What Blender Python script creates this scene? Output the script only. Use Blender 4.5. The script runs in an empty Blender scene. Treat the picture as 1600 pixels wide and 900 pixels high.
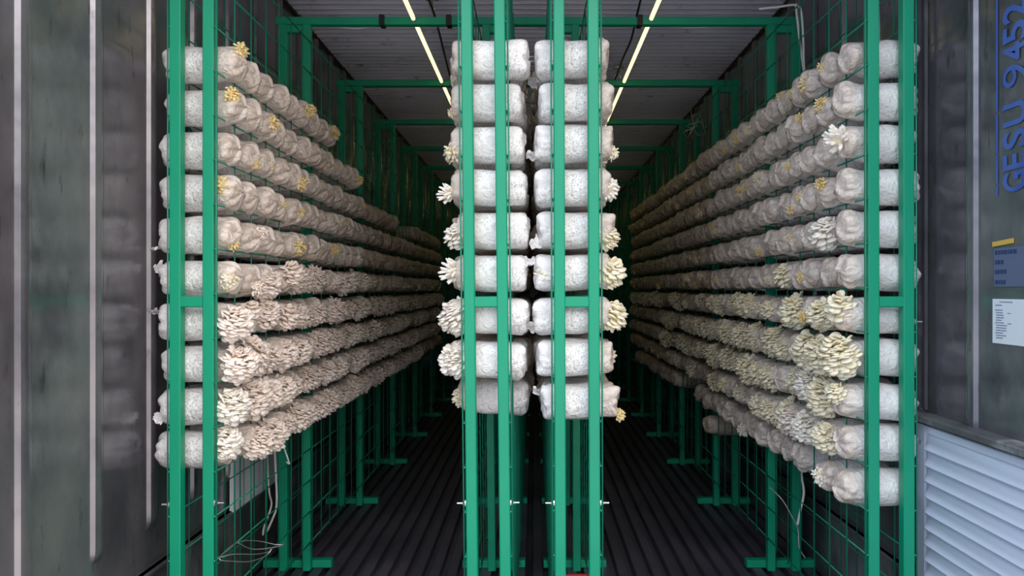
import bpy, math, random
import numpy as np
from mathutils import Matrix, Vector
PI = math.pi
scn = bpy.context.scene
col = scn.collection
CAMH = 1.23          # camera height over the container floor
F = 1110.0           # focal length in pixels of the 1600 px frame

# ------------------------------------------------------------------ camera
cam_d = bpy.data.cameras.new('camera')
cam = bpy.data.objects.new('camera', cam_d); col.objects.link(cam)
cam.location = (0, 0, CAMH); cam.rotation_euler = (PI/2, 0, 0)
cam_d.sensor_width = 36; cam_d.lens = F/1600*36
cam_d.shift_x = -35/1600; cam_d.shift_y = 2/1600
cam_d.clip_start = .02
scn.camera = cam

# ------------------------------------------------------------------ daylight
w = bpy.data.worlds.new('sky'); scn.world = w; w.use_nodes = True
nt = w.node_tree; nt.nodes.clear()
wo = nt.nodes.new('ShaderNodeOutputWorld'); bg = nt.nodes.new('ShaderNodeBackground')
tc = nt.nodes.new('ShaderNodeTexCoord'); sp = nt.nodes.new('ShaderNodeSeparateXYZ')
rz = nt.nodes.new('ShaderNodeValToRGB'); rx = nt.nodes.new('ShaderNodeValToRGB')
mz = nt.nodes.new('ShaderNodeMath'); mz.operation = 'MULTIPLY_ADD'; mz.inputs[1].default_value = .5; mz.inputs[2].default_value = .5
mx = nt.nodes.new('ShaderNodeMath'); mx.operation = 'MULTIPLY_ADD'; mx.inputs[1].default_value = .5; mx.inputs[2].default_value = .5
mul = nt.nodes.new('ShaderNodeMix'); mul.data_type = 'RGBA'; mul.blend_type = 'MULTIPLY'; mul.inputs[0].default_value = 1
nt.links.new(tc.outputs['Generated'], sp.inputs[0])
nt.links.new(sp.outputs['Z'], mz.inputs[0]); nt.links.new(mz.outputs[0], rz.inputs[0])
nt.links.new(sp.outputs['X'], mx.inputs[0]); nt.links.new(mx.outputs[0], rx.inputs[0])
e = rz.color_ramp.elements
e[0].position = .0; e[0].color = (.80, .79, .80, 1)
e[1].position = 1.; e[1].color = (2.1, 2.18, 2.3, 1)
x = e.new(.46); x.color = (.68, .67, .68, 1)
x = e.new(.52); x.color = (.32, .33, .34, 1)
x = e.new(.60); x.color = (.80, .83, .87, 1)
x = e.new(.72); x.color = (2.0, 2.02, 2.06, 1)
e = rx.color_ramp.elements
e[0].position = .1; e[0].color = (.58, .70, .86, 1)
e[1].position = .9; e[1].color = (1.30, 1.18, 1.08, 1)
nt.links.new(rz.outputs[0], mul.inputs[6]); nt.links.new(rx.outputs[0], mul.inputs[7])
nt.links.new(mul.outputs[2], bg.inputs[0]); bg.inputs[1].default_value = 1.85
nt.links.new(bg.outputs[0], wo.inputs[0])
vs = scn.view_settings
vs.view_transform = 'Standard'; vs.look = 'None'; vs.exposure = 0; vs.gamma = 1; vs.use_curve_mapping = False

# ------------------------------------------------------------------ materials
def lin(c):
    return tuple((v/255/12.92 if v/255 <= .04045 else ((v/255+.055)/1.055)**2.4) for v in c) + (1,)
def newmat(name, rgb, rough=.5, metal=0, spec=.5):
    m = bpy.data.materials.new(name); m.use_nodes = True
    b = m.node_tree.nodes['Principled BSDF']
    b.inputs['Base Color'].default_value = lin(rgb); b.inputs['Roughness'].default_value = rough
    b.inputs['Metallic'].default_value = metal; b.inputs['Specular IOR Level'].default_value = spec
    return m, m.node_tree, b
def noise(nt, scale, detail=4, coord='Object', stretch=None, rough=.55):
    t = nt.nodes.new('ShaderNodeTexCoord'); n = nt.nodes.new('ShaderNodeTexNoise')
    n.inputs['Scale'].default_value = scale; n.inputs['Detail'].default_value = detail; n.inputs['Roughness'].default_value = rough
    if stretch:
        mp = nt.nodes.new('ShaderNodeMapping'); mp.inputs['Scale'].default_value = stretch
        nt.links.new(t.outputs[coord], mp.inputs[0]); nt.links.new(mp.outputs[0], n.inputs['Vector'])
    else: nt.links.new(t.outputs[coord], n.inputs['Vector'])
    return n
def ramp(nt, src, stops):
    r = nt.nodes.new('ShaderNodeValToRGB'); e = r.color_ramp.elements
    e[0].position, e[0].color = stops[0][0], lin(stops[0][1]); e[1].position, e[1].color = stops[-1][0], lin(stops[-1][1])
    for p, c in stops[1:-1]: q = e.new(p); q.color = lin(c)
    nt.links.new(src, r.inputs[0]); return r
def bump(nt, b, src, strength, dist):
    u = nt.nodes.new('ShaderNodeBump'); u.inputs['Strength'].default_value = strength; u.inputs['Distance'].default_value = dist
    nt.links.new(src, u.inputs['Height']); nt.links.new(u.outputs[0], b.inputs['Normal'])
def mixc(nt, fac, a, b_, mode='MIX'):
    m = nt.nodes.new('ShaderNodeMix'); m.data_type = 'RGBA'; m.blend_type = mode
    for sock, v in ((0, fac), (6, a), (7, b_)):
        if hasattr(v, 'is_linked') or hasattr(v, 'links'): nt.links.new(v, m.inputs[sock])
        else: m.inputs[sock].default_value = v
    return m.outputs[2]

def film_mat(name, base, dark, tan, tanamt):
    m, t, b = newmat(name, base, .42, 0, .5)
    oi = t.nodes.new('ShaderNodeObjectInfo')
    n1 = noise(t, 14, 3)
    r1 = ramp(t, n1.outputs[0], [(.35, dark), (.6, base)])
    n2 = noise(t, 150, 4, rough=.7)
    r2 = ramp(t, n2.outputs[0], [(.38, (186, 180, 178)), (.50, (255, 255, 255))])
    n2b = noise(t, 7, 2)
    r2b = ramp(t, n2b.outputs[0], [(.36, (0, 0, 0)), (.58, (235, 235, 235))])
    c = mixc(t, r2b.outputs[0], r1.outputs[0], mixc(t, 1.0, r1.outputs[0], r2.outputs[0], 'MULTIPLY'))
    n3 = noise(t, 22, 5, rough=.65)
    r3 = ramp(t, n3.outputs[0], [(.46, (0, 0, 0)), (.60, (tanamt,)*3)])
    # substrate shows through only at the opened mushroom end (vertex attribute 'endw')
    at = t.nodes.new('ShaderNodeAttribute'); at.attribute_name = 'endw'
    mm = t.nodes.new('ShaderNodeMath'); mm.operation = 'MULTIPLY'
    t.links.new(at.outputs['Fac'], mm.inputs[0]); t.links.new(r3.outputs[0], mm.inputs[1])
    hf = t.nodes.new('ShaderNodeMath'); hf.operation = 'MULTIPLY'; hf.inputs[1].default_value = .7
    t.links.new(at.outputs['Fac'], hf.inputs[0])
    c = mixc(t, hf.outputs[0], c, lin((218, 200, 184)))
    c = mixc(t, mm.outputs[0], c, lin(tan))
    hv = t.nodes.new('ShaderNodeHueSaturation')
    mr = t.nodes.new('ShaderNodeMapRange'); mr.inputs[3].default_value = .92; mr.inputs[4].default_value = 1.04
    t.links.new(oi.outputs['Random'], mr.inputs[0]); t.links.new(mr.outputs[0], hv.inputs['Value'])
    t.links.new(c, hv.inputs['Color']); t.links.new(hv.outputs[0], b.inputs['Base Color'])
    v = t.nodes.new('ShaderNodeTexNoise'); v.inputs['Scale'].default_value = 34; v.inputs['Detail'].default_value = 6
    v.inputs['Distortion'].default_value = 1.6
    tcn = t.nodes.new('ShaderNodeTexCoord'); t.links.new(tcn.outputs['Object'], v.inputs['Vector'])
    bump(t, b, v.outputs[0], .8, .013)
    b.inputs['Coat Weight'].default_value = .6; b.inputs['Coat Roughness'].default_value = .16
    return m
M_film = film_mat('bag_film', (252, 249, 248), (238, 233, 231), (176, 146, 112), 160)
M_film2 = film_mat('bag_film_light_tint', (236, 222, 206), (216, 198, 178), (160, 124, 88), 190)  # deep bags: warm interior light painted into the film as a browner colour
def mush_mat(name, a, b_, c_):
    m, t, b = newmat(name, a, .62, 0, .3)
    n = noise(t, 35, 3)
    r = ramp(t, n.outputs[0], [(.3, b_), (.55, a)])
    at = t.nodes.new('ShaderNodeAttribute'); at.attribute_name = 'endw'   # 1 at the base of each mushroom
    t.links.new(mixc(t, at.outputs['Fac'], r.outputs[0], lin(c_)), b.inputs['Base Color'])
    b.inputs['Subsurface Weight'].default_value = .0
    return m
M_pink = mush_mat('mushroom_cream_pink', (248, 236, 226), (238, 220, 206), (228, 206, 172))
M_ylw = mush_mat('mushroom_cream_yellow', (248, 240, 214), (238, 224, 188), (226, 208, 146))
M_pri = mush_mat('mushroom_young_yellow', (240, 220, 168), (218, 188, 120), (226, 196, 104))
M_white = mush_mat('mushroom_white', (250, 244, 234), (242, 232, 218), (236, 220, 172))

def paint(name, a, b_, rough):
    m, t, b = newmat(name, a, rough)
    n = noise(t, 6, 4, 'Object', (1, 1, .3))
    r = ramp(t, n.outputs[0], [(.35, b_), (.6, a)])
    t.links.new(r.outputs[0], b.inputs['Base Color'])
    return m
M_green = paint('green_paint', (4, 150, 112), (2, 142, 106), .42)
M_wire = paint('green_wire', (30, 136, 106), (22, 120, 92), .35)
M_steel, _, _ = newmat('zinc_steel', (200, 200, 200), .3, .9)
M_tie, _, _ = newmat('tie_wire', (190, 190, 185), .35, .8)
M_blackc, _, _ = newmat('black_cable', (22, 20, 20), .5)
M_whitec, _, _ = newmat('white_cable', (225, 225, 220), .4)
def wall_mat(name, a, b_, c_, metal, rough):
    m, t, b = newmat(name, a, rough, metal)
    n = noise(t, 2.2, 6, 'Object', (1, 1.2, .8), .62)
    r = ramp(t, n.outputs[0], [(.3, b_), (.5, a), (.68, c_)])
    s = noise(t, 9, 5, 'Object', (1, 2.5, .6), .7)
    rs = ramp(t, s.outputs[0], [(.26, (130, 126, 126)), (.40, (255, 255, 255))])
    t.links.new(mixc(t, .8, r.outputs[0], rs.outputs[0], 'MULTIPLY'), b.inputs['Base Color'])
    rr = t.nodes.new('ShaderNodeMapRange'); rr.inputs[3].default_value = rough-.1; rr.inputs[4].default_value = rough+.14
    t.links.new(n.outputs[0], rr.inputs[0]); t.links.new(rr.outputs[0], b.inputs['Roughness'])
    n3 = noise(t, 3.5, 3)
    bump(t, b, n3.outputs[0], .35, .02)
    return m
M_wall = wall_mat('wall_metal', (140, 138, 144), (100, 99, 107), (164, 160, 162), .68, .20)
M_ceil = wall_mat('ceiling_metal', (214, 214, 232), (200, 200, 218), (222, 222, 238), .1, .35)
M_floor = wall_mat('floor_metal', (84, 80, 90), (64, 61, 69), (100, 96, 106), .4, .36)
M_rail = wall_mat('rail_metal', (92, 92, 96), (60, 60, 64), (160, 160, 164), .5, .5)
M_louv, _, _ = newmat('louver_white', (212, 222, 240), .35)
M_paper, _, _ = newmat('paper_white', (226, 232, 240), .6)
M_ink, _, _ = newmat('ink_grey', (110, 112, 140), .7)
M_blue = paint('stencil_blue', (52, 86, 172), (84, 112, 172), .6)
M_blue2, _, _ = newmat('sticker_blue', (96, 106, 134), .5)
M_blue3, _, _ = newmat('sticker_ink', (46, 60, 104), .6)
M_yel, _, _ = newmat('sticker_yellow', (214, 178, 84), .5)
M_red, _, _ = newmat('red_plastic', (196, 60, 60), .45)
M_ledge = wall_mat('ledge_metal', (96, 98, 100), (70, 72, 74), (215, 218, 218), .2, .6)
M_chalk, _, _ = newmat('chalky_metal', (170, 172, 170), .7)
M_tube = bpy.data.materials.new('led_tube_light'); M_tube.use_nodes = True
b = M_tube.node_tree.nodes['Principled BSDF']
b.inputs['Base Color'].default_value = (.9, .88, .6, 1)
b.inputs['Emission Color'].default_value = (1, .88, .36, 1); b.inputs['Emission Strength'].default_value = 2.1

# ------------------------------------------------------------------ helpers
class MB:
    """collects vertices and faces of one mesh"""
    def __init__(s): s.v = []; s.f = []; s.mi = []; s.w = []; s.n = 0
    def add(s, v, f, mi=0, w=None):
        v = np.asarray(v, float); s.v.append(v)
        f = [np.asarray(q)+s.n for q in f] if isinstance(f, list) else np.asarray(f)+s.n
        s.f.append(f); s.mi.append(mi); s.w.append(np.zeros(len(v)) if w is None else w); s.n += len(v)
    def box(s, c, d, mi=0, rot=None):
        x, y, z = d[0]/2, d[1]/2, d[2]/2
        v = np.array([(a*x, b*y, g*z) for a in (-1, 1) for b in (-1, 1) for g in (-1, 1)])
        if rot is not None: v = v @ np.array(rot).T
        s.add(v+np.array(c), np.array([(0,1,3,2),(4,6,7,5),(0,4,5,1),(2,3,7,6),(0,2,6,4),(1,5,7,3)]), mi)
    def bbox(s, c, d, bv=.003, mi=0):
        """box with chamfered long edges (along its longest axis)"""
        ax = int(np.argmax(d)); o = [i for i in range(3) if i != ax]
        a, b_ = d[o[0]]/2, d[o[1]]/2
        sec = [(a-bv,b_),(a,b_-bv),(a,-b_+bv),(a-bv,-b_),(-a+bv,-b_),(-a,-b_+bv),(-a,b_-bv),(-a+bv,b_)]
        v = []
        for e in (-1, 1):
            for p, q in sec:
                r = [0,0,0]; r[o[0]] = p; r[o[1]] = q; r[ax] = e*d[ax]/2; v.append(r)
        f = [np.array([(i, (i+1) % 8, 8+(i+1) % 8, 8+i) for i in range(8)]), np.array([list(range(7,-1,-1)), list(range(8,16))])]
        s.add(np.array(v)+np.array(c), f, mi)
    def tube(s, pts, r, n=8, mi=0, closed=False):
        p = np.array(pts, float); m = len(p); t = np.gradient(p, axis=0)
        if closed: t = np.roll(p,-1,0)-np.roll(p,1,0)
        t /= np.linalg.norm(t, axis=1)[:,None]+1e-12
        a = np.array([0,0,1.]) if abs(t[0][2]) < .9 else np.array([1.,0,0])
        V = []
        for i in range(m):
            a = a-t[i]*np.dot(a, t[i]); a /= np.linalg.norm(a)+1e-12; bb = np.cross(t[i], a)
            for k in range(n):
                th = 2*PI*k/n; V.append(p[i]+r*(math.cos(th)*a+math.sin(th)*bb))
        fs = []
        for i in range(m if closed else m-1):
            j = (i+1) % m
            for k in range(n): fs.append((i*n+k, i*n+(k+1) % n, j*n+(k+1) % n, j*n+k))
        f = [np.array(fs)]
        if not closed: f.append(np.array([list(range(n))[::-1], [(m-1)*n+k for k in range(n)]]))
        s.add(V, f, mi)
    def mesh(s, name, mats, smooth=False, wattr=False):
        V = np.concatenate(s.v); loops = []; starts = []; mi = []; c = 0
        for f, m_ in zip(s.f, s.mi):
            for q in (f if isinstance(f, list) else [f]):
                q = np.atleast_2d(q); k = q.shape[1]; loops.append(q.ravel())
                starts.append(c+np.arange(len(q))*k); c += q.size; mi.append(np.full(len(q), m_))
        L = np.concatenate(loops); S = np.concatenate(starts); mi = np.concatenate(mi)
        me = bpy.data.meshes.new(name)
        me.vertices.add(len(V)); me.vertices.foreach_set('co', V.astype(np.float32).ravel())
        me.loops.add(len(L)); me.loops.foreach_set('vertex_index', L.astype(np.int32))
        me.polygons.add(len(S)); me.polygons.foreach_set('loop_start', S.astype(np.int32))
        for m_ in (mats if isinstance(mats, (list, tuple)) else [mats]): me.materials.append(m_)
        me.polygons.foreach_set('material_index', mi.astype(np.int32))
        me.update(calc_edges=True); me.validate()
        me.polygons.foreach_set('use_smooth', np.full(len(me.polygons), smooth))
        if wattr:
            at = me.attributes.new('endw', 'FLOAT', 'POINT'); at.data.foreach_set('value', np.concatenate(s.w).astype(np.float32))
        return me
    def obj(s, name, mats, parent=None, smooth=False, wattr=False):
        return link(name, s.mesh(name, mats, smooth, wattr), parent)
def link(name, me, parent=None):
    o = bpy.data.objects.new(name, me); col.objects.link(o)
    if parent: o.parent = parent
    return o
def tag(o, label, cat, group=None, kind=None):
    o['label'] = label; o['category'] = cat
    if group: o['group'] = group
    if kind: o['kind'] = kind
    return o
def struct(o): o['kind'] = 'structure'; return o
def empty(name, loc=(0,0,0)):
    o = bpy.data.objects.new(name, None); o.location = loc; o.empty_display_size = .1; col.objects.link(o); return o
def H(h): return CAMH+h           # height relative to the camera axis

# ================================================================== container shell
XL, XR = -1.235, 1.255
Y0, Y1 = 1.15, 12.6
CH = 1.435
RIBP = .287
def rib_wall(name, X, sgn, ribs, y0, y1, z0, z1):
    """flat sheet with pressed vertical ribs bulging to the inside; rounded ends at the bottom"""
    ys = [y0]; 
    for yc in ribs:
        if y0+.05 < yc < y1-.05: ys += [yc-.036, yc-.026, yc-.019, yc-.010, yc, yc+.010, yc+.019, yc+.026, yc+.036]
    ys.append(y1); ys = np.array(ys)
    zb = z0+.12
    zs = np.array([z0, zb-.03, zb, zb+.008, zb+.018, zb+.03, zb+.05, 1.6, z1]); 
    prof = {0:0,1:0,2:0,3:.3,4:.72,5:.95,6:1,7:1,8:1}
    V = []
    for j, z in enumerate(zs):
        for y in ys:
            d = 0
            for yc in ribs:
                u = abs(y-yc)
                if u < .03: d = .016*(1 if u < .012 else (.8 if u < .021 else .12))
            V.append((X+sgn*d*prof[j], y, z))
    n = len(ys); fs = []
    for j in range(len(zs)-1):
        for i in range(n-1):
            q = (j*n+i, j*n+i+1, (j+1)*n+i+1, (j+1)*n+i); fs.append(q if sgn < 0 else q[::-1])
    m = MB(); m.add(V, np.array(fs))
    # solid back of the panel, 25 mm behind
    m.box((X-sgn*.03, (y0+y1)/2, (z0+z1)/2), (.02, y1-y0, z1-z0))
    o = m.obj(name, M_wall, None, True); struct(o)
    o.data.set_sharp_from_angle(angle=.5)
    return o
ribsL = [1.71-RIBP*2+RIBP*i for i in range(42)]
ribsR = [2.03-RIBP*3+RIBP*i for i in range(42)]
wl = rib_wall('wall_left', XL, 1, ribsL, Y0, Y1, .34, H(CH))
wr = rib_wall('wall_right', XR, -1, ribsR, Y0, Y1, .30, H(CH))
# lower kick rail along the left wall
m = MB(); m.box((XL-.015, (Y0+Y1)/2, .17), (.07, Y1-Y0, .34)); m.bbox((XL+.012, (Y0+Y1)/2, .330), (.03, Y1-Y0, .02), .006)
struct(m.obj('trim_1', M_rail))
m = MB(); m.box((XR+.015, (Y0+Y1)/2, .15), (.07, Y1-Y0, .30)); m.bbox((XR-.012, (2.4+Y1)/2, .29), (.03, Y1-2.4, .02), .006)
struct(m.obj('trim_2', M_rail))
m = MB(); m.box(((XL+XR)/2, Y1+.02, H(CH)/2), (XR-XL+.14, .04, H(CH)))
struct(m.obj('wall_back', M_wall))
# door post strip at the right wall beside the rack
m = MB(); m.bbox((XR-.012, 2.30, H(.52)), (.022, .05, 1.80), .006); m.bbox((XR-.018, 2.245, H(.52)), (.012, .012, 1.80), .003)
struct(m.obj('trim_3', M_rail))
# ceiling: thin raised ribs running across
m = MB(); ys = []; p = .0664; y = 3.54-.0664*30
prof = [(0, 0), (.046, 0), (.0465, .018), (.050, .020), (.057, .020), (.0664, 0)]
V = []; 
k = 0
while y+p*k < Y1:
    for dy, dz in prof[:-1]: V.append((y+p*k+dy, dz))
    k += 1
n = len(V); vv = []
for X in (XL-.04, XR+.04):
    for a, dz in V: vv.append((X, a, H(CH)-dz))
m.add(vv, np.array([(i, i+1, n+i+1, n+i) for i in range(n-1)])[:, ::-1])
m.box(((XL+XR)/2, (1.55+Y1)/2, H(CH)+.03), (XR-XL+.1, Y1-1.55, .03))
struct(m.obj('ceiling', M_ceil))
# corner cove where ceiling meets the walls
for nm, X, s in (('trim_4', XL, 1), ('trim_5', XR, -1)):
    m = MB(); m.tube([(X+s*.012, 1.6, H(CH)-.022), (X+s*.012, Y1, H(CH)-.022)], .009, 8); struct(m.obj(nm, M_blackc, None, True))
# floor: T-bar rails running lengthwise
m = MB(); pitch = .0745; x = XL; V = []
while x < XR:
    for dx, dz in ((.0, 0), (.004, -.003), (.006, -.032), (.032, -.032), (.035, -.004), (.038, 0)): V.append((x+dx, dz))
    x += pitch
n = len(V); vv = [(a, yy, dz) for yy in (Y0, Y1) for a, dz in V]
m.add(vv, np.array([(i, i+1, n+i+1, n+i) for i in range(n-1)]))
m.box(((XL+XR)/2, (Y0+Y1)/2, -.06), (XR-XL+.1, Y1-Y0, .04))
struct(m.obj('floor', M_floor))

# ================================================================== racks
FY = [2.182+.936*i for i in range(11)]      # frame positions
RTOP = H(1.156)
PW = .034
WP = .1361                                   # wire pitch, vertical
racks = {}
def make_rack(name, xs, meshx, tilt, hoff, label, nb, bolts):
    """xs: the two post x at camera height; meshx: x of the two mesh panels"""
    xc = (xs[0]+xs[1])/2
    root = empty(name, (xc+tilt*CAMH, 0, 0)); root.rotation_euler = (0, -tilt, 0)
    tag(root, label, 'rack', 'green mesh racks in the container')
    pm = MB(); pm.bbox((0, 0, RTOP/2), (PW, PW, RTOP), .003); pmesh = pm.mesh('post', M_green)
    cm = MB(); cm.bbox((0, 0, 0), (xs[1]-xs[0]-PW, .03, .033), .003); cmesh = cm.mesh('crossbar', M_green)
    tm = MB(); tm.bbox((0, 0, 0), (xs[1]-xs[0]-PW, .03, .033), .003); tmesh = tm.mesh('top_bar', M_green)
    for j, fy in enumerate(FY[:nb+1]):
        for xx in xs:
            o = link('post', pmesh, root); o.location = (xx-xc, fy, 0)
        o = link('crossbar', cmesh, root); o.location = (0, fy, H(-.0385))
        o = link('top_bar', tmesh, root); o.location = (0, fy, RTOP-.017)
        if j > 0:
            f = MB(); wd = xs[1]-xs[0]+.2; sh = 0
            if abs(xc) < .5: wd = .275; sh = -.043 if xc < 0 else .046
            f.bbox((0, 0, .0165), (wd, .04, .033), .003); o = f.obj('foot', M_green, root); o.location = (sh, fy+.036, 0)
    for side, mxx in enumerate(meshx):
        mm = MB(); y0 = .0; L = FY[1]-FY[0]
        hs = [H(.6670+hoff)+WP*k for k in range(-13, 4)]
        hs = [h for h in hs if .02 < h < RTOP+.02]
        s = 1 if mxx > 0 else -1
        for h in hs:
            mm.tube([(0, -.017, h), (0, L-.017, h)], .0026, 6)
        zt, zb = hs[-1]+.015, hs[0]-.015
        for k in range(8):
            yy = -.012+.1337*k
            if yy < L-.02: mm.tube([(s*.0045, yy, zb), (s*.0045, yy, zt)], .0026, 6)
        me = mm.mesh('mesh_panel', M_wire, True)
        for j in range(nb):
            o = link('mesh_panel', me, root); o.location = (mxx, FY[j], 0)
    bm_ = MB(); bm_.tube([(0,0,0),(.004,0,0)], .011, 10); bm_.tube([(.004,0,0),(.011,0,0)], .0065, 6); bm_.tube([(.01,0,0),(.028,0,0)], .0032, 8)
    me = bm_.mesh('bolt', M_steel)
    for (xx, s, h) in bolts:
        o = link('bolt', me, root); o.location = (xx-xc, FY[0]-.004, H(h)); o.scale = (s, 1, 1)
        o['label'] = 'shiny bolt with protruding thread'
    racks[name] = root
    return root
SP = dict(
 L=dict(xs=(-1.097, -.996), mesh=(-.069, .070), tilt=0, ho=0, rows=10, cx=-1.055, end=1),
 A=dict(xs=(-.199, -.098), mesh=(-.070, .070), tilt=.0106, ho=.014, rows=9, cx=-.143, end=-1),
 B=dict(xs=(.077, .182), mesh=(-.072, .072), tilt=.003, ho=.018, rows=9, cx=.126, end=1),
 R=dict(xs=(1.036, 1.143), mesh=(-.073, .073), tilt=.0012, ho=.018, rows=12, cx=1.085, end=-1))
RK = dict(L='left wall rack', A='left centre rack', B='right centre rack', R='right wall rack')
NB = 10
make_rack('mesh_rack', SP['L']['xs'], SP['L']['mesh'], 0, 0, 'long green steel mesh rack along the left wall, holding ten rows of bags', NB, [(-.979, 1, -.655), (-1.114, -1, -.66)])
make_rack('mesh_rack', SP['A']['xs'], SP['A']['mesh'], .0106, .014, 'left one of the two green mesh racks down the middle, leaning slightly', NB, [(-.182+.0, -1, -.655), (-.081, 1, -.655)][1:]+[(-.216, -1, -.655)])
make_rack('mesh_rack', SP['B']['xs'], SP['B']['mesh'], .003, .018, 'right one of the two green mesh racks down the middle', NB, [(.060, -1, -.655), (.199, 1, -.655)])
make_rack('mesh_rack', SP['R']['xs'], SP['R']['mesh'], .0012, .018, 'long green steel mesh rack along the right wall beside the louvered panel', NB, [(1.160, 1, -.1)])

# cross beams on top of the racks
ordn = ['first', 'second', 'third', 'fourth', 'fifth', 'sixth', 'seventh', 'eighth', 'ninth', 'tenth', 'eleventh', 'twelfth', 'thirteenth', 'fourteenth', 'fifteenth', 'sixteenth', 'seventeenth', 'eighteenth', 'nineteenth', 'twentieth']
bmm = MB(); bmm.bbox((0, 0, .017), (2.30, .036, .034), .003); bme = bmm.mesh('cross_beam', M_green)
for j in range(1, NB+1):
    o = link('cross_beam', bme); o.location = (.022, FY[j], RTOP)
    tag(o, 'green ceiling-side beam lying across the rack tops, %s from the container opening' % ordn[j-1], 'beam', 'cross beams over the racks')
    if j == 1:
        for k, px in enumerate((598, 702, 999)):
            c = MB(); c.bbox((0, 0, 0), (.024, .046, .046), .003); q = c.obj('clamp', M_blackc, o); q.location = ((px-835)*3.12/F-.022, 0, .019)
            q['label'] = 'dark clamp block'

# ================================================================== bags
rng = np.random.default_rng(7)
def bag_mesh(seed, nth=44, nx=30, fold=1.0, square=.0, neck=False):
    r = np.random.default_rng(seed)
    R = .0595; L = .235 if square < .2 else .223; c = .030 if square < .2 else .016
    prof = []   # (x, radius)
    nb = nx-14
    for i in range(7):
        a = i/7*PI/2; prof.append((-L/2-.004*math.cos(a*1)+0 + c*(1-math.sin(a))*0 - 0 + c*(1-math.cos(0))*0, 0))
    prof = []
    for t in np.linspace(0, 1, 5)[:-1]: prof.append((-L/2-.006*(1-t*t), (R-c)*t))
    for t in np.linspace(0, PI/2, 6)[:-1]: prof.append((-L/2+c-c*math.cos(t), R-c+c*math.sin(t)))
    for t in np.linspace(0, 1, nb): prof.append((-L/2+c+(L-2*c)*t, R))
    for t in np.linspace(0, PI/2, 6)[1:]: prof.append((L/2-c+c*math.sin(t), R-c+c*math.cos(t)))
    for t in np.linspace(1, 0, 5)[1:]: prof.append((L/2+.006*(1-t*t), (R-c)*t))
    P = np.array(prof); P[0, 1] = P[-1, 1] = .0008
    th = np.linspace(0, 2*PI, nth, endpoint=False)
    X = np.repeat(P[:, 0], nth).reshape(-1, nth); RR = np.repeat(P[:, 1], nth).reshape(-1, nth); T = np.tile(th, (len(P), 1))
    e = np.clip((np.abs(X)-(L/2-.055))/.055, 0, 1)
    wend = np.clip((X-(L/2-.085))/.06, 0, 1)            # opened end at +X
    wr = np.zeros_like(X)
    for _ in range(5):
        n = r.integers(5, 15); ph = r.uniform(0, 6.28); tw = r.uniform(-25, 25)
        wr += (np.abs(np.sin(n/2*T+ph+tw*X))-.6)*r.uniform(.5, 1)
    corner = np.exp(-((RR-(R-.010))/.018)**2)*e
    d = wr*.0030*fold*corner*(1+.8*wend)
    for _ in range(7):
        kx, kt = r.uniform(12, 55), r.integers(1, 6); d += .0011*np.sin(kx*X+r.uniform(0, 6.28))*np.cos(kt*T+r.uniform(0, 6.28))
    for _ in range(4):      # sharp creases
        a, b_, x0 = r.uniform(8, 30), r.integers(1, 4), r.uniform(-.08, .1)
        g = np.cos(b_*T+a*(X-x0)+r.uniform(0, 6.28)); d -= .0030*fold*np.exp(-(1-g)*14)*np.clip(.25+wend+e*.5, 0, 1)
    lump = np.zeros_like(X)
    for _ in range(4):
        lump += np.sin(r.uniform(20, 60)*X+r.integers(1, 4)*T+r.uniform(0, 6.28))
    d += .0018*fold*lump*(wend+.1)
    sc = np.where(RR > .004, 1, 0)
    sq = (np.abs(np.cos(T))**6+np.abs(np.sin(T))**6)**(-1/6.); sqw = 1+(sq-1)*square
    Rf = RR*(1-.09*wend)*sqw + d*sc
    y = Rf*np.cos(T); z = Rf*np.sin(T)
    z = np.where(z < 0, z*.98, z)
    # sideways bend, drooping end
    z = z + .003*wend + X*r.uniform(-.015, .03); y = y + .004*np.sin(X*9+r.uniform(0, 6.28))
    Xf = X + sc*.006*fold*(np.sin(3*T+r.uniform(0, 6))*.5+np.sin(2*T+r.uniform(0, 6))*.5+ .6*np.sin(7*T+r.uniform(0,6))*(RR/R))*e*np.sign(X)
    rr_ = RR/R
    if square > .2: Xf = Xf + np.sign(X)*e*.010*np.abs(np.cos(2*T+r.uniform(-.3, .3)+PI/2))**5*rr_**3
    Xf = Xf + np.sign(X)*e*.003*fold*np.maximum(0, np.sin(T*1+r.uniform(0, 6)))*(1-rr_)
    V = np.stack([Xf, y, z], -1).reshape(-1, 3); n = len(P)
    fs = [(i*nth+k, i*nth+(k+1) % nth, (i+1)*nth+(k+1) % nth, (i+1)*nth+k) for i in range(n-1) for k in range(nth)]
    f = [np.array(fs)[:, ::-1], np.array([list(range(nth)), [(n-1)*nth+k for k in range(nth)][::-1]])]
    return V, f, wend.reshape(-1)*1.0

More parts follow.
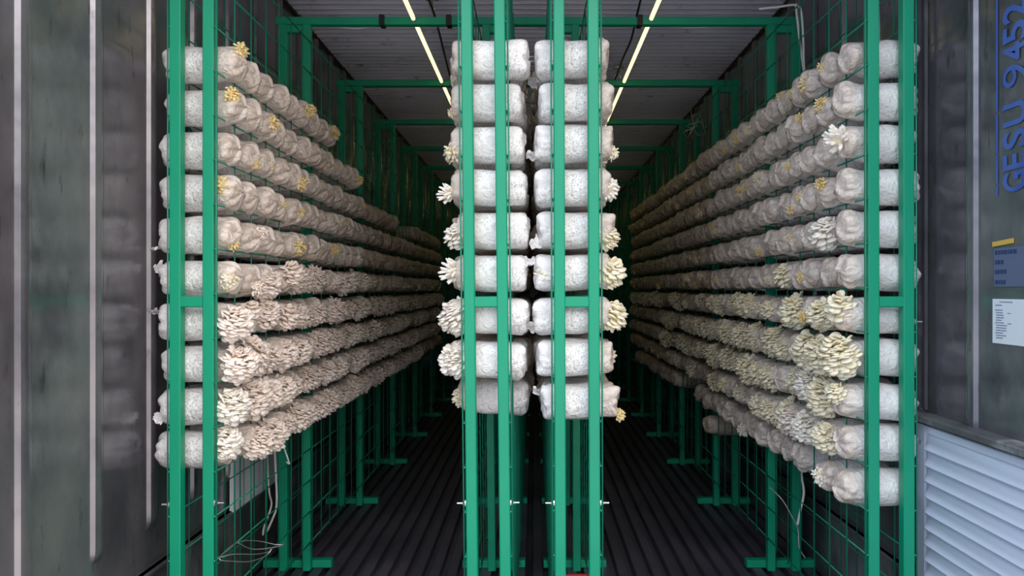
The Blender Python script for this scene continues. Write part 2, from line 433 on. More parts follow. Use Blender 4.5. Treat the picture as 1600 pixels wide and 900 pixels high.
def tongue(L, Wd, th, stemw, rings, pts, curl, conv, r, round_=1.0):
    """closed lofted mushroom cap+stem growing along +X; returns verts, faces, base weight"""
    s = np.linspace(0, 1, rings); V = []; Wt = []
    for a in s:
        if a < .36: wdt = stemw+(Wd*.45-stemw)*(a/.36)**2
        else:
            u = (a-.36)/.64; wdt = Wd*(.45+.55*math.sin(min(u*1.5, 1)*PI/2)) * math.sqrt(max(0.03, 1-max(0, (u-.42)/.58)**2.4*round_))
        tt = stemw*.8*(1-a)+th*a; tt *= 1 if a < .9 else .7
        for k in range(pts):
            an = 2*PI*k/pts; yy = wdt*math.cos(an); zz = tt*math.sin(an)
            V.append((L*a+.08*Wd*math.cos(an*3+curl*9)*(a > .7), yy, zz+curl*L*a*a-conv*yy*yy/max(Wd, 1e-4)*a)); Wt.append(max(0, 1-a*1.6))
    V = np.array(V)
    f = [np.array([(i*pts+k, i*pts+(k+1) % pts, (i+1)*pts+(k+1) % pts, (i+1)*pts+k) for i in range(rings-1) for k in range(pts)]),
         np.array([list(range(pts))[::-1], [(rings-1)*pts+k for k in range(pts)]])]
    return V, f, np.array(Wt)
def cluster(kind, seed, lod=0):
    r = np.random.default_rng(seed); m = MB()
    if kind == 'big': n, dims, Lb, Wb, th = (112, 60)[lod], (.062, .067, .064), .037, .0165, .0026
    elif kind == 'huge': n, dims, Lb, Wb, th = (124, 64)[lod], (.070, .073, .075), .040, .0178, .0027
    elif kind == 'fine': n, dims, Lb, Wb, th = (135, 70)[lod], (.062, .064, .062), .032, .0125, .0024
    elif kind == 'medium': n, dims, Lb, Wb, th = (46, 28)[lod], (.044, .044, .046), .036, .0150, .0026
    elif kind == 'finger': n, dims, Lb, Wb, th = (30, 20)[lod], (.045, .036, .038), .058, .0086, .0044
    else: n, dims, Lb, Wb, th = (34, 16)[lod], (.018, .022, .022), .020, .0034, .0026
    rings, pts = ((9, 10), (5, 6))[lod]
    if kind == 'young': rings, pts = ((6, 6), (4, 5))[lod]
    ga = PI*(3-math.sqrt(5))
    for i in range(n):
        cx = 1-(i+.5)/n*1.08; ph = ga*i+r.uniform(-.25, .25); cx += r.uniform(-.06, .06); cx = max(-.1, min(1, cx))
        s = math.sqrt(max(0, 1-cx*cx)); d = np.array([cx, s*math.cos(ph), s*math.sin(ph)])
        jit = r.uniform(.86, 1.12)
        tip = d*np.array(dims)*jit
        if kind in ('big', 'huge', 'medium', 'fine'): a = d+np.array([.25, 0, -.18])+r.normal(0, .12, 3)
        elif kind == 'finger': a = d+np.array([.7, 0, -.05])+r.normal(0, .12, 3)
        else: a = d+r.normal(0, .3, 3)
        a /= np.linalg.norm(a)
        up = np.array([.6, 0, 1.])+r.normal(0, .10, 3)
        if abs(np.dot(a, up)) > .93*np.linalg.norm(up): up = up+np.array([-.8 if a[2] > 0 else .8, 0, 0])
        nn = up-a*np.dot(a, up); nn /= np.linalg.norm(nn); yy = np.cross(nn, a)
        L = Lb*r.uniform(.75, 1.2); Wd = Wb*r.uniform(.75, 1.2)
        V, f, wt = tongue(L, Wd, th, Wd*.28 if kind not in ('finger', 'young') else Wd*.6, rings, pts, r.uniform(-.34, -.08) if kind != 'finger' else r.uniform(-.1, .25), r.uniform(.2, .6) if kind != 'finger' else 0, r)
        base = tip-a*L
        V = base+V[:, :1]*a+V[:, 1:2]*yy+V[:, 2:3]*nn
        m.add(V, f, 0, wt)
    # dense core the caps grow from
    u = np.linspace(0, PI, 8); vphi = np.linspace(0, 2*PI, 12, endpoint=False); C = []
    for a in u:
        for b_ in vphi: C.append((math.cos(a)*dims[0]*.42, math.sin(a)*math.cos(b_)*dims[1]*.5, math.sin(a)*math.sin(b_)*dims[2]*.5))
    fs = [(i*12+k, i*12+(k+1) % 12, (i+1)*12+(k+1) % 12, (i+1)*12+k) for i in range(7) for k in range(12)]
    m.add(C, np.array(fs), 0, np.full(len(C), .7))
    return m

BV = [bag_mesh(100+i, fold=1.25) for i in range(7)]             # crumpled
BC = [bag_mesh(200+i, fold=1.0, square=.42) for i in range(7)]   # centre bags, squarer
BLo = [bag_mesh(100+i, 14, 18, fold=1.3) for i in range(5)]
def bme(b_, nm):
    m = MB(); m.add(b_[0], b_[1], 0, b_[2]); return m.mesh(nm, M_film, True, True)
bagsV = [bme(x, 'mushroom_bag') for x in BV]; bagsC = [bme(x, 'mushroom_bag') for x in BC]
KM = {'big': 4, 'huge': 3, 'fine': 4, 'medium': 3, 'finger': 3, 'young': 4}
CL = {}; CLlo = {}
for kd, nvar in KM.items():
    CL[kd] = [cluster(kd, 300+i*7+len(kd)) for i in range(nvar)]
    CLlo[kd] = [cluster(kd, 300+i*7+len(kd), 1) for i in range(2)]
CM = {}
def cl_mesh(kd, v, mat):
    k = (kd, v, mat.name)
    if k not in CM:
        CM[k] = CL[kd][v].mesh('mushroom_cluster', mat, True, True)
    return CM[k]
flap = []
for i in range(3):
    m = MB(); r = np.random.default_rng(50+i); nu, nv = 6, 6; V = []
    for sgn in (1, -1):
        for a in range(nu):
            for b_ in range(nv):
                u, v = a/(nu-1), b_/(nv-1)-.5
                V.append((u*.034, v*.05*(1-.55*u)+.004*math.sin(9*u+i), .006*math.sin(5*v*3+u*7+i*2)+.004*u+sgn*.0004))
    g = nu*nv; fs = []
    for a in range(nu-1):
        for b_ in range(nv-1):
            q = (a*nv+b_, (a+1)*nv+b_, (a+1)*nv+b_+1, a*nv+b_+1); fs += [q, tuple(g+t for t in q[::-1])]
    m.add(V, np.array(fs)); flap.append(m.mesh('plastic_flap', M_film, True))

# what grows where: (rack,row,k) -> list of (kind, material, dx, dy, dz, scale)
spec = {
 ('L',0,0): ('young', 'pri', .0, -.030, .045, 1.3), ('L',0,1): ('young', 'pri', -.02, -.02, 0, .7),
 ('L',0,5): ('young', 'pri', .012, -.01, .02, 1.5), ('L',0,8): ('medium', 'pri', -.005, 0, .015, .85),
 ('L',1,0): ('young', 'pri', -.02, -.045, .03, 1.5), ('L',1,2): ('young', 'pri', .0, -.02, .01, 1.4), ('L',1,11): ('young', 'pri', .01, 0, .0, 1.3),
 ('L',2,1): ('young', 'pri', .0, -.01, -.02, .9), ('L',3,0): ('finger', 'pri', -.045, -.045, .02, .85),
 ('L',3,4): ('young', 'pri', .0, 0, 0, 1.2), ('L',4,4): ('young', 'pri', .0, 0, 0, 1.7), ('L',4,8): ('young', 'pri', .01, 0, .02, 1.4),
 ('L',5,0): ('young', 'ylw', -.02, -.03, 0, 1.6), ('L',5,2): ('big', 'pink', -.02, 0, -.01, .9), ('L',5,3): ('medium', 'pink', .0, 0, .03, 1.1),
 ('L',5,5): ('big', 'pink', -.01, 0, .01, .9), ('L',5,6): ('big', 'pink', -.01, 0, .01, .95), ('L',5,10): ('medium', 'pink', 0, 0, 0, 1.2), ('L',5,12): ('big', 'pink', 0, 0, .01, .8),
 ('L',6,0): ('big', 'pink', .018, -.03, -.004, .86), ('L',6,1): ('medium', 'pink', -.02, -.0, .03, .9), ('L',6,2): ('big', 'pink', -.01, 0, .015, .95), ('L',6,3): ('medium', 'pink', .0, 0, .0, 1.2), ('L',6,4): ('big', 'pink', .0, 0, .0, .8),
 ('L',7,0): ('big', 'pink', .024, -.02, .004, .95), ('L',7,1): ('huge', 'pink', -.01, 0, .01, .95),
 ('L',8,0): ('huge', 'white', .010, -.03, .004, .80), ('L',9,0): ('huge', 'white', -.002, -.02, .03, .78),
 ('R',0,1): ('young', 'pri', 0, 0, .02, 1.0), ('R',0,2): ('young', 'pri', .01, -.01, .0, 1.6), ('R',0,4): ('young', 'pri', .0, 0, .03, 1.0),
 ('R',1,1): ('young', 'pri', .0, -.01, .03, 1.3), ('R',2,0): ('finger', 'white', -.02, -.02, .01, 1.15), ('R',3,1): ('young', 'pri', .0, -.02, .03, 1.2),
 ('R',2,8): ('young', 'pri', 0, 0, 0, 1.3), ('R',4,1): ('medium', 'white', .0, -.01, .0, 1.25), ('R',4,3): ('young', 'pri', .01, 0, .01, 1.5), ('R',5,4): ('medium', 'ylw', .0, 0, .0, 1.1),
 ('R',6,0): ('medium', 'ylw', .01, 0, .025, 1.2), ('R',6,1): ('big', 'ylw', -.02, 0, 0, .85), ('R',6,3): ('big', 'ylw', .0, 0, -.0, 1.05), ('R',6,6): ('young', 'ylw', 0, 0, 0, 1.5), ('R',6,8): ('big', 'ylw', 0, 0, .01, .9),
 ('R',7,0): ('huge', 'ylw', -.015, -.025, .01, .95), ('R',7,1): ('big', 'ylw', .0, 0, 0, 1.05),
 ('R',8,0): ('medium', 'ylw', -.01, -.02, .03, .8), ('R',8,1): ('huge', 'ylw', .0, -.01, .0, .9), ('R',8,2): ('big', 'white', .0, 0, .02, 1.0),
 ('R',9,0): None, ('R',9,1): ('big', 'ylw', .0, -.02, .0, .85), ('R',9,2): ('fine', 'white', -.01, 0, 0, .9), ('R',9,4): ('huge', 'ylw', .015, -.02, 0, .95), ('R',9,3): ('fine', 'pink', .01, 0, -.01, 1.0),
 ('R',10,0): None, ('R',10,1): ('young', 'white', .0, 0, .0, 1.6), ('R',10,8): ('young', 'white', .0, 0, -.03, 1.5),
 ('A',2,0): ('young', 'ylw', .01, -.02, -.02, 1.6), ('A',1,0): ('young', 'ylw', .0, 0, -.03, .8), ('A',3,0): ('finger', 'white', -.015, -.01, -.018, .85), ('A',4,0): ('medium', 'white', -.005, -.01, -.015, .95),
 ('A',5,0): ('finger', 'white', -.01, -.01, .005, 1.1), ('A',6,0): ('big', 'white', -.002, -.01, .0, .95), ('A',7,0): ('big', 'white', -.004, -.01, .0, .9),
 ('B',2,0): ('young', 'ylw', .0, -.02, -.03, 1.1), ('B',3,0): ('young', 'white', .0, -.01, .0, 1.9), ('B',4,0): ('medium', 'ylw', -.012, -.01, -.022, .9), ('B',5,0): ('medium', 'ylw', .004, -.01, .0, 1.15),
 ('B',6,0): ('medium', 'ylw', .012, -.01, .0, 1.15), ('B',8,0): ('young', 'pri', .005, -.01, -.045, 1.1),
}
MT = dict(pink=M_pink, ylw=M_ylw, pri=M_pri, white=M_white)
rr = random.Random(11)
def grows(rk, row, k):
    if (rk, row, k) in spec: return spec[(rk, row, k)]
    if rk in 'AB': return ('medium', 'ylw', 0, 0, 0, .8) if rr.random() < .35 else None
    q = rr.random(); mat = 'pink' if rk == 'L' else 'ylw'
    if rk == 'L':
        if row >= 7 or (row == 6 and k > 4): 
            if row == 9 and k > 26: return None
            return (rr.choice(['fine', 'fine', 'big', 'fine'] if k > 3 else ['big', 'huge', 'fine']), mat, rr.uniform(-.02, .005), 0, rr.uniform(-.008, .008), rr.uniform(.82, 1.0)) if q < .93 else None
        if row == 6 or (row == 5 and k > 3): return (rr.choice(['big', 'medium', 'medium']), mat, -.01, 0, rr.uniform(-.01, .02), rr.uniform(.7, 1.)) if q < .5 else None
    else:
        if row in (7, 8) and k < 24: return (rr.choice(['big', 'fine', 'fine', 'huge']), mat, rr.uniform(-.005, .02), 0, rr.uniform(-.01, .01), rr.uniform(.8, 1.0)) if q < .93 else None
        if row == 9 and k < 20: return (rr.choice(['fine', 'big', 'medium']), mat, rr.uniform(-.005, .02), 0, rr.uniform(-.01, .01), rr.uniform(.75, .95)) if q < .6 else None
        if row == 6 and k > 3: return (rr.choice(['big', 'fine', 'medium']), mat, 0, 0, rr.uniform(-.01, .02), rr.uniform(.75, 1.)) if q < .6 else None
        if row >= 10: return None
    if q < .34: return ('young', 'pri' if q < .24 else mat, rr.uniform(-.015, .005), rr.uniform(-.02, .02), rr.uniform(-.03, .03), rr.uniform(.7, 1.5))
    return None
def exists(rk, row, k):
    if rk == 'L':
        if row == 0: return k <= 8
        if row == 1: return k <= 11
        if row == 2: return k <= 19 or k > 24
        return True
    if rk == 'R':
        if row == 10: return k <= 1 or (3 <= k <= 15) or 20 <= k <= 33
        if row == 11: return k in (13,)
        return True
    if rk == 'A': return row < 8 or (k >= 1)
    return True
KP = .1337; KMAX = 37
allb = []
for rk in 'LABR':
    for row in range(SP[rk]['rows']):
        for k in range(KMAX if rk in 'LR' else 20):
            if not exists(rk, row, k): continue
            bay = k//7; yy = 2.267+FY[bay]-FY[0]+(k-7*bay)*KP
            allb.append((rk, row, k, yy))
def score(t):
    rk, row, k, yy = t
    if rk in 'AB': return 100 if k == 0 else (50 if k == 1 else -k)
    return 60/yy/yy
allb.sort(key=lambda t: -score(t))
indiv = allb[:300]; rest = allb[300:]
numw = ['one','two','three','four','five','six','seven','eight','nine','ten','eleven','twelve']
looks = dict(big='with large layered mushroom cluster', huge='with very big mushroom cluster', fine='with dense small-capped mushrooms',
             medium='with small open mushroom cluster', finger='with long finger-like mushrooms', young='with tiny yellowish mushroom buds')
def placement(t):
    rk, row, k, yy = t; s = SP[rk]; r = random.Random(hash((ord(rk), row, k)))
    hz = .6706+s['ho']-WP*row*(1.0)+.043
    if rk == 'L': hz += 0
    xx = s['cx']+r.uniform(-.012, .012) - s['tilt']*hz
    if rk == 'L' and row in (8, 9) and k == 0: xx -= .012
    if rk == 'B' and row == 8: xx += .014
    if rk == 'A' and row == 7: xx += .006
    M = Matrix.Translation((xx, yy+r.uniform(-.004, .004), H(hz)+r.uniform(-.002, .003))) @ Matrix.Rotation(r.uniform(-.03, .03), 4, 'Z') @ Matrix.Rotation(r.uniform(-.02, .02)+s['tilt']*.0, 4, 'Y')
    if s['end'] < 0: M = M @ Matrix.Rotation(PI, 4, 'Z')
    return M, r, xx, hz
for t in indiv:
    rk, row, k, yy = t; g = grows(rk, row, k)
    M, r, xx, hz = placement(t)
    lib = bagsC if rk in 'AB' else bagsV
    o = link('mushroom_bag', r.choice(lib)); 
    roll = Matrix.Rotation(r.uniform(0, 6.28) if rk not in 'AB' else r.choice((0, PI/2, PI, 3*PI/2))+r.uniform(-.1, .1), 4, 'X')
    o.matrix_world = M
    if lib is bagsV or True: o.scale = (r.uniform(.96, 1.04), r.uniform(.97, 1.02), r.uniform(.97, 1.02))
    look = 'plain closed white' if not g else 'white'
    fr = 'front bag' if k == 0 else ('%s bag back' % ordn[k])
    lab = ('bag %s, ' % looks[g[0]] if g else 'plain white mushroom bag, ') + ('frontmost' if k == 0 else '%s back' % ordn[k]) + ', %s row, %s' % (ordn[row], RK[rk])
    tag(o, lab, 'mushroom bag', 'mushroom bags in the %s' % RK[rk])
    def put(g, side=1):
        kd, mt, dx, dy, dz, sc = g
        c = link('mushroom_cluster', cl_mesh(kd, r.randrange(KM[kd]), MT[mt]), o)
        e = 1 if s_end > 0 else -1
        # local: bag's opened end is +X; dx, dy, dz are given in world axes
        base = .112 if kd not in ('young',) else .116
        if kd in ('big', 'huge', 'fine'): base = .098
        if rk == 'L' and row > 4 and k > 0: dx += .012; sc *= .97
        c.location = (base+e*dx, e*dy, dz)
        ry = r.uniform(-.15, .15); rzv = -(.45 if k < 3 else .25)*(1 if True else 0)
        c.rotation_euler = (r.uniform(-.25, .25), ry, e*rzv); c.scale = (sc,)*3
        return c
    s_end = SP[rk]['end']
    if g: put(g)
    if rk == 'B' and row == 5 and k == 0:
        c = link('mushroom_cluster', cl_mesh('young', 1, M_ylw), o); c.location = (-.088, -.040, -.005); c.rotation_euler = (0, 0, -2.3); c.scale = (1.5,)*3
    if k < 2 and rk in 'ABLR':
        nfl = r.choice((0, 0, 1)) if rk in 'AB' else r.choice((0, 0, 0, 1))
        for q in range(nfl):
            fl = link('plastic_flap', flap[r.randrange(3)], o)
            ex = -1 if q == 0 else 1
            zz = r.choice((.035, -.035)); fl.location = (ex*.112, r.uniform(-.03, .0)*s_end, zz)
            fl.rotation_euler = (r.uniform(0, 3), r.uniform(-.5, .5), 0 if ex > 0 else PI)
# everything deeper in the racks
m = MB()
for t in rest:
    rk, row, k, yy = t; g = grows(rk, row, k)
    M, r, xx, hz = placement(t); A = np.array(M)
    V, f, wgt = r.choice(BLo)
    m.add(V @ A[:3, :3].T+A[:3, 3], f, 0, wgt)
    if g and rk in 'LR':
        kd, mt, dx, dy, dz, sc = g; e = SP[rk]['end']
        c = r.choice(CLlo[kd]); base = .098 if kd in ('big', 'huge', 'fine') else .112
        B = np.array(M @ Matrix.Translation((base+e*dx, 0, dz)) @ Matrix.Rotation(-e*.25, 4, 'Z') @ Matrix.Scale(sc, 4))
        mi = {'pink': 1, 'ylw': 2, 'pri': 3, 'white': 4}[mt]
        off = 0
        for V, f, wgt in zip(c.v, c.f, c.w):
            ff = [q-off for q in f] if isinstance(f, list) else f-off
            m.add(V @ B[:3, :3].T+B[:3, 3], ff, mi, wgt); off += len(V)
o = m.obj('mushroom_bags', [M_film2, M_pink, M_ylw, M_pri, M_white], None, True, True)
tag(o, 'remaining mushroom bags packed deep in the racks towards the dark back', 'mushroom bags', None, 'stuff')

# ================================================================== lamps
TH = 1.176
for X, nm in ((-.526, 'left'), (.508, 'right')):
    for j in range(0, NB):
        y0, y1 = FY[j]+.019+(0 if j else .3), FY[j+1]-.019
        rt = empty('light_tube', (X, (y0+y1)/2, H(TH)))
        m = MB(); m.tube([(0, -(y1-y0)/2+.012, 0), (0, (y1-y0)/2-.012, 0)], .0085, 12); m.obj('glowing_tube', M_tube, rt, True)
        m = MB()
        for s in (-1, 1): m.tube([(0, s*((y1-y0)/2-.014), 0), (0, s*(y1-y0)/2, 0)], .0095, 12)
        m.box((0, 0, .0125), (.014, y1-y0, .006)); m.obj('holder', M_whitec, rt)
        tag(rt, 'glowing yellow-white light tube over the %s aisle, %s from the opening' % (nm, ordn[j]), 'light tube', 'light tubes over the %s aisle' % nm)

# ================================================================== cables, ties and small things
def P(px, py, Z): return ((px-835)/F*Z, Z, H((452-py)/F*Z))
def smooth(pts, n=8):
    p = np.array(pts); out = []
    for i in range(len(p)-1):
        a, b_, c, d = p[max(i-1, 0)], p[i], p[i+1], p[min(i+2, len(p)-1)]
        for k in range(n):
            t = k/n; out.append(.5*((2*b_)+(c-a)*t+(2*a-5*b_+4*c-d)*t*t+(3*b_-a-3*c+d)*t**3))
    out.append(p[-1]); return out
def cable(name, pts, r, mat, label, cat, n=8, group=None):
    m = MB(); m.tube(smooth(pts, n), r, 8); return tag(m.obj(name, mat, None, True), label, cat, group)
cable('cable', [P(494, 40, 3.16), P(530, 42.5, 3.16), P(560, 44.5, 3.16), P(585, 40, 3.16), P(597, 36, 3.15)], .0035, M_whitec, 'white cable sagging under the first cross beam over the left aisle', 'cable')
cable('cable', [P(1018, 34, 3.16), P(1050, 41, 3.16), P(1090, 43, 3.16), P(1130, 39, 3.16), P(1168, 31, 3.15)], .0038, M_whitec, 'white cable sagging under the first cross beam above the right aisle', 'cable')
cable('cable', [P(665, -12, 3.3), P(676, 15, 3.35), P(686, 50, 3.6), P(697, 95, 3.9), P(708, 140, 4.2), P(714, 168, 4.35), P(722, 190, 4.5)], .0055, M_blackc, 'black cable hanging below the ceiling between left light tubes and middle racks', 'cable')
cable('cable', [P(1004, -12, 3.3), P(996, 20, 3.4), P(986, 62, 3.6), P(973, 92, 3.8), P(965, 115, 4.0), P(956, 135, 4.2), P(944, 160, 4.4)], .0055, M_blackc, 'black cable hanging below the ceiling between right light tubes and middle racks', 'cable')
cable('cable', [P(1186, 14, 2.95), P(1215, 11, 2.95), P(1244, 8, 2.95), P(1252, 20, 2.95), P(1255, 60, 2.95), P(1256, 100, 2.95), P(1259, 135, 2.95)], .0048, M_whitec, 'white cable coming over the top of the right wall rack and hanging down', 'cable')
cable('cable', [P(1243, 6, 2.97), P(1247, 40, 2.97), P(1251, 75, 2.97), P(1257, 120, 2.97)], .0048, M_whitec, 'second white cable hanging alongside, nearer the back posts of right wall rack', 'cable')
cable('cable', [P(1249, 690, 2.9), P(1252, 740, 2.9), P(1256, 770, 2.9), P(1250, 800, 2.9), P(1246, 820, 2.9)], .005, M_whitec, 'white cable hanging below the bags of the right wall rack', 'cable')
cable('cable', [P(428, 690, 3.0), P(431, 740, 3.0), P(432, 790, 3.0), P(424, 815, 3.0), P(417, 830, 3.0)], .0045, M_whitec, 'white cable hanging beside the pale panel under the left bags', 'cable')
cable('cable', [P(417, 692, 3.04), P(418, 730, 3.04), P(421, 770, 3.04), P(424, 790, 3.04), P(413, 822, 3.0), P(411, 836, 3.0)], .004, M_whitec, 'thinner white cable with hooked end beside the pale left panel', 'cable')
cable('tie_wire', [P(440, 688, 2.75), P(445, 703, 2.75), P(452, 724, 2.76), P(448, 722, 2.74)], .0028, M_whitec, 'white tie string dangling from the bottom left bags', 'string')
# knotted wire loops at the lower left mesh
pts = [P(341, 872, 2.2), P(365, 866, 2.24), P(400, 866, 2.33), P(420, 862, 2.4), P(424, 858, 2.4), P(416, 868, 2.38), P(392, 877, 2.3), P(362, 877, 2.22), P(343, 872, 2.19), P(370, 848, 2.3), P(400, 845, 2.4), P(432, 851, 2.45), P(444, 850, 2.45), P(430, 855, 2.42), P(395, 858, 2.36), P(372, 848, 2.3)]
cable('wire_loop', pts, .0016, M_tie, 'loose loops of silver wire tied to the lower left rack mesh', 'wire')
pts = [P(1203, 762, 2.75), P(1214, 772, 2.75), P(1225, 785, 2.74), P(1240, 812, 2.73), P(1247, 828, 2.73), P(1249, 855, 2.72), P(1258, 872, 2.71)]
cable('wire_loop', pts, .0022, M_tie, 'bent silver wire hooked on the lower right rack mesh', 'wire')
for (a, dz) in ((1.5, 0), (2.5, .06)): pass
for k, (px, py, Z) in enumerate(((675, 6, 3.35), (966, 112, 4.0))):
    rt = MB(); c = np.array(P(px, py, Z))
    rt.tube([c+np.array((-.03, 0, .02)), c+np.array((0, 0, .028)), c+np.array((.03, 0, .02))], .010, 8)
    rt.tube([c+np.array((0, 0, .02)), c+np.array((-.016, .0, -.012)), c+np.array((-.028, 0, -.034))], .0035, 6)
    rt.tube([c+np.array((0, 0, .02)), c+np.array((.006, .0, -.012)), c+np.array((.012, 0, -.034))], .0035, 6)
    o = rt.obj('cable_clip', M_tie, None, True)
    tag(o, ('bunch of tie ends knotted round the black cable over the left aisle', 'small tie knotted round the black cable over the right aisle')[k], 'cable tie')
for k, Z in enumerate((0,)):
    m = MB()
    for q, py in enumerate((86, 93)):
        m.tube(smooth([P(817, py, 2.32), P(829, py+3, 2.33), P(842, py, 2.32)]), .0022, 6)
    tag(m.obj('tie_wire', M_tie, None, True), 'pair of thin wires tying the two middle racks together near the top', 'wire')
# tangled wires high up on the side racks
for side, px, py, Z in (('left', 600, 230, 6.0), ('right', 1086, 190, 4.4)):
    m = MB(); r = random.Random(3)
    for q in range(5):
        a = [P(px+r.uniform(-18, 18), py+r.uniform(-25, 25), Z+r.uniform(-.05, .05)) for _ in range(4)]; m.tube(smooth(a, 5), .0022, 5)
    tag(m.obj('wire_tangle', M_tie, None, True), 'tangle of thin wire ends high on the %s wall rack' % side, 'wire')

# pale panel behind the left rack
rt = empty('wall_panel', (XL+.02, 3.1, H(-.905)))
m = MB(); m.bbox((0, 0, .19), (.016, .50, .38), .004); m.obj('sheet', M_paper, rt)
m = MB(); m.bbox((.010, -.16, .19), (.006, .02, .36), .002); m.bbox((.010, .05, .19), (.006, .02, .36), .002); m.obj('strip', M_chalk, rt)
tag(rt, 'pale white sheet panel on the left wall below the bags', 'panel')
# pale sheet behind the right rack lower bags
m = MB(); m.bbox((XR-.02, 2.9, H(-.62)), (.012, .34, .34), .003)
tag(m.obj('wall_sheet', M_paper), 'pale sheet on the right wall behind the lowest bags', 'panel')

# ---- right wall: ledge, louvered panel, papers, stencil
m = MB(); m.bbox((XR-.030, (1.0+2.30)/2, H(-.402)), (.062, 1.30, .022), .004)
rng2 = np.random.default_rng(3)
lg = m.obj('trim_6', M_ledge); struct(lg)
PX = XR-.028
lv = empty('louvered_panel', (PX, 1.7, .2))
tag(lv, 'bluish white louvered metal panel under the ledge on the right wall', 'louver panel')
m = MB(); zt, zb = H(-.425), .03; ya, yb = 1.05, 2.272
m.box((.006, (ya+yb)/2-1.7, (zt+zb)/2-.2), (.006, yb-ya, zt-zb))
m.bbox((0, yb-.025-1.7, (zt+zb)/2-.2), (.012, .05, zt-zb), .003); m.bbox((0, ya+.025-1.7, (zt+zb)/2-.2), (.012, .05, zt-zb), .003)
m.bbox((0, (ya+yb)/2-1.7, zt-.012-.2), (.012, yb-ya-.1, .024), .003)
m.obj('panel_frame', M_louv, lv)
sl = MB(); prof = [(.004, .0), (-.014, .002), (-.0165, .006), (-.006, .030), (.002, .047), (.004, .049)]
ends = [ya+.055-1.7, yb-.055-1.7]; yy = [ends[0], ends[0]+.012, ends[1]-.012, ends[1]]
V = [(p[0]*(1 if 0 < i < 3 else .05)+(.0 if 0 < i < 3 else .003), y_, p[1]) for i, y_ in enumerate(yy) for p in prof]
n = len(prof); sl.add(V, np.array([(i*n+k, i*n+k+1, (i+1)*n+k+1, (i+1)*n+k) for i in range(3) for k in range(n-1)]))
sme = sl.mesh('slat', M_louv, True); sme.set_sharp_from_angle(angle=.6)
z = zt-.028-.049
while z > zb:
    o = link('slat', sme, lv); o.location = (-.001, 0, z-.2); z -= .049
m = MB(); m.tube([(-.006, 2.245-1.7, H(-.483)-.2), (-.0085, 2.245-1.7, H(-.483)-.2)], .0065, 12); m.obj('screw', M_steel, lv)

def wallpos(px, py): Yp = F*XR/(px-835); return Yp, H((452-py)/F*Yp)
# printed sheet
ya_, _ = wallpos(1553, 500); zt = H(-.026); zb_ = H(-.146)
pp = empty('paper_notice', (XR-.003, ya_, zb_)); tag(pp, 'small white printed paper notice stuck on the right wall', 'paper')
m = MB(); m.box((0, -.11, .06), (.0016, .22, .12)); m.obj('sheet', M_paper, pp)
m = MB(); r = random.Random(4)
lines = [(.112, .030, .075)]+[(.103, .012, .035)]+[(.090-.0068*i, .012 if i in (0, 5, 9) else .016, .05+r.uniform(-.014, .012)) for i in range(12)]
for zz, a, b_ in lines:
    y_ = a
    while y_ < b_:
        l = r.uniform(.003, .008); m.box((-.0011, -y_-l/2, zz), (.0006, l, .0026)); y_ += l+.0018
m.box((-.0011, -.068, .082), (.0006, .012, .002)); m.box((-.0011, -.07, .055), (.0006, .014, .002))
m.obj('printed_lines', M_ink, pp)
# blue and yellow decal
st = empty('warning_sticker', (XR-.003, wallpos(1555, 400)[0], H(.005))); tag(st, 'faded blue sticker with a yellow strip on the right wall, above the paper notice', 'sticker')
m = MB(); m.box((0, -.10, .054), (.0014, .20, .104)); m.obj('sheet', M_blue2, st)
m = MB(); m.box((0, -.036, .120), (.002, .085, .013), 0, Matrix.Rotation(-.06, 3, 'X')); m.obj('yellow_strip', M_yel, st)
m = MB(); r = random.Random(9)
for i, zz in enumerate((.094, .068, .042, .014)):
    y_ = .006
    while y_ < (.09, .04, .05, .045)[i]:
        l = r.uniform(.006, .014); m.box((-.001, -y_-l/2, zz), (.0006, l, .011)); y_ += l+.003
m.obj('printed_lines', M_blue3, st)
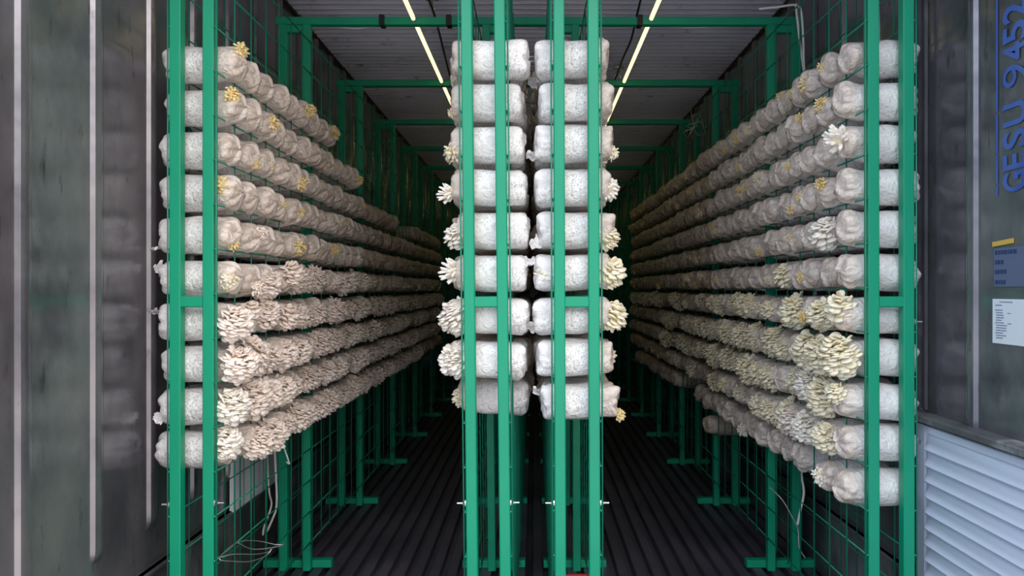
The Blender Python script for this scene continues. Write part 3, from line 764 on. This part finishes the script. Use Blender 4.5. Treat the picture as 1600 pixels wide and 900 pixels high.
# stencilled container number, reading upwards
so = empty('stencilled_number', (XR-.002, 1.86, H(.26))); tag(so, 'blue stencilled letters GESU 9452 reading upwards beside a blue line, right wall', 'lettering')
parts = MB()
def letter(ch, zc, wd):
    cu = bpy.data.curves.new('t', 'FONT'); cu.body = ch; cu.size = 1; cu.offset = (.0 if ch == '9' else .022); cu.extrude = .0; cu.align_x = 'LEFT'
    ob = bpy.data.objects.new('t', cu); col.objects.link(ob)
    dg = bpy.context.evaluated_depsgraph_get(); me = bpy.data.meshes.new_from_object(ob.evaluated_get(dg))
    co = np.array([v.co[:] for v in me.vertices]); fs = [list(p_.vertices) for p_ in me.polygons]
    bpy.data.objects.remove(ob); bpy.data.curves.remove(cu)
    mn, mxx = co.min(0), co.max(0); u = (co[:, 0]-mn[0])/(mxx[0]-mn[0]); v = (co[:, 1]-mn[1])/(mxx[1]-mn[1])
    # glyph right -> up; glyph top -> deeper into the container
    V = np.stack([np.full(len(u), -.0005), 1.90-.093*(1-v)-1.86, H(zc)+(u-.5)*wd-H(.26)], -1)
    by = {}
    for f_ in fs: by.setdefault(len(f_), []).append(f_[::-1])
    parts.add(V, [np.array(q) for q in by.values()])
for ch, py, hh in (('G', 284, 31), ('E', 252, 25), ('S', 218, 28), ('U', 178, 36), ('9', 118, 34), ('4', 82, 28), ('5', 52, 30), ('2', 19, 30)):
    parts_y = 1.86
    letter(ch, (452-py)/F*parts_y, hh/F*parts_y)
parts.obj('letters', M_blue, so)
m = MB(); yl = wallpos(1559, 0)[0]
for a, b_ in ((-60, 175), (179, 240), (243, 288), (291, 306)):
    za, zb2 = H((452-a)/F*yl), H((452-b_)/F*yl); m.box((-.0006, yl-1.86, (za+zb2)/2-H(.26)), (.001, .007, za-zb2))
m.obj('border_line', M_blue, so)
# red crate edge on the floor between the right centre rack posts
bx = empty('red_tray', (.130, 2.32, 0)); 
m = MB(); tz = H(-.952)
for q in ((0, -.05, tz/2), (0, .05, tz/2)): m.bbox(q, (.10, .008, tz), .002)
for q in ((-.048, 0, tz/2), (.048, 0, tz/2)): m.bbox(q, (.008, .10, tz), .002)
m.obj('wall', M_red, bx)
m = MB()
for s in (-1, 1): m.bbox((0, s*.054, tz-.006), (.108, .008, .012), .002)
for s in (-1, 1): m.bbox((s*.052, 0, tz-.006), (.008, .10, .012), .002)
m.obj('rim', M_red, bx)
tag(bx, 'red plastic box standing inside the right centre rack below the bags', 'box')
print('BAGS', len(indiv), len(rest))
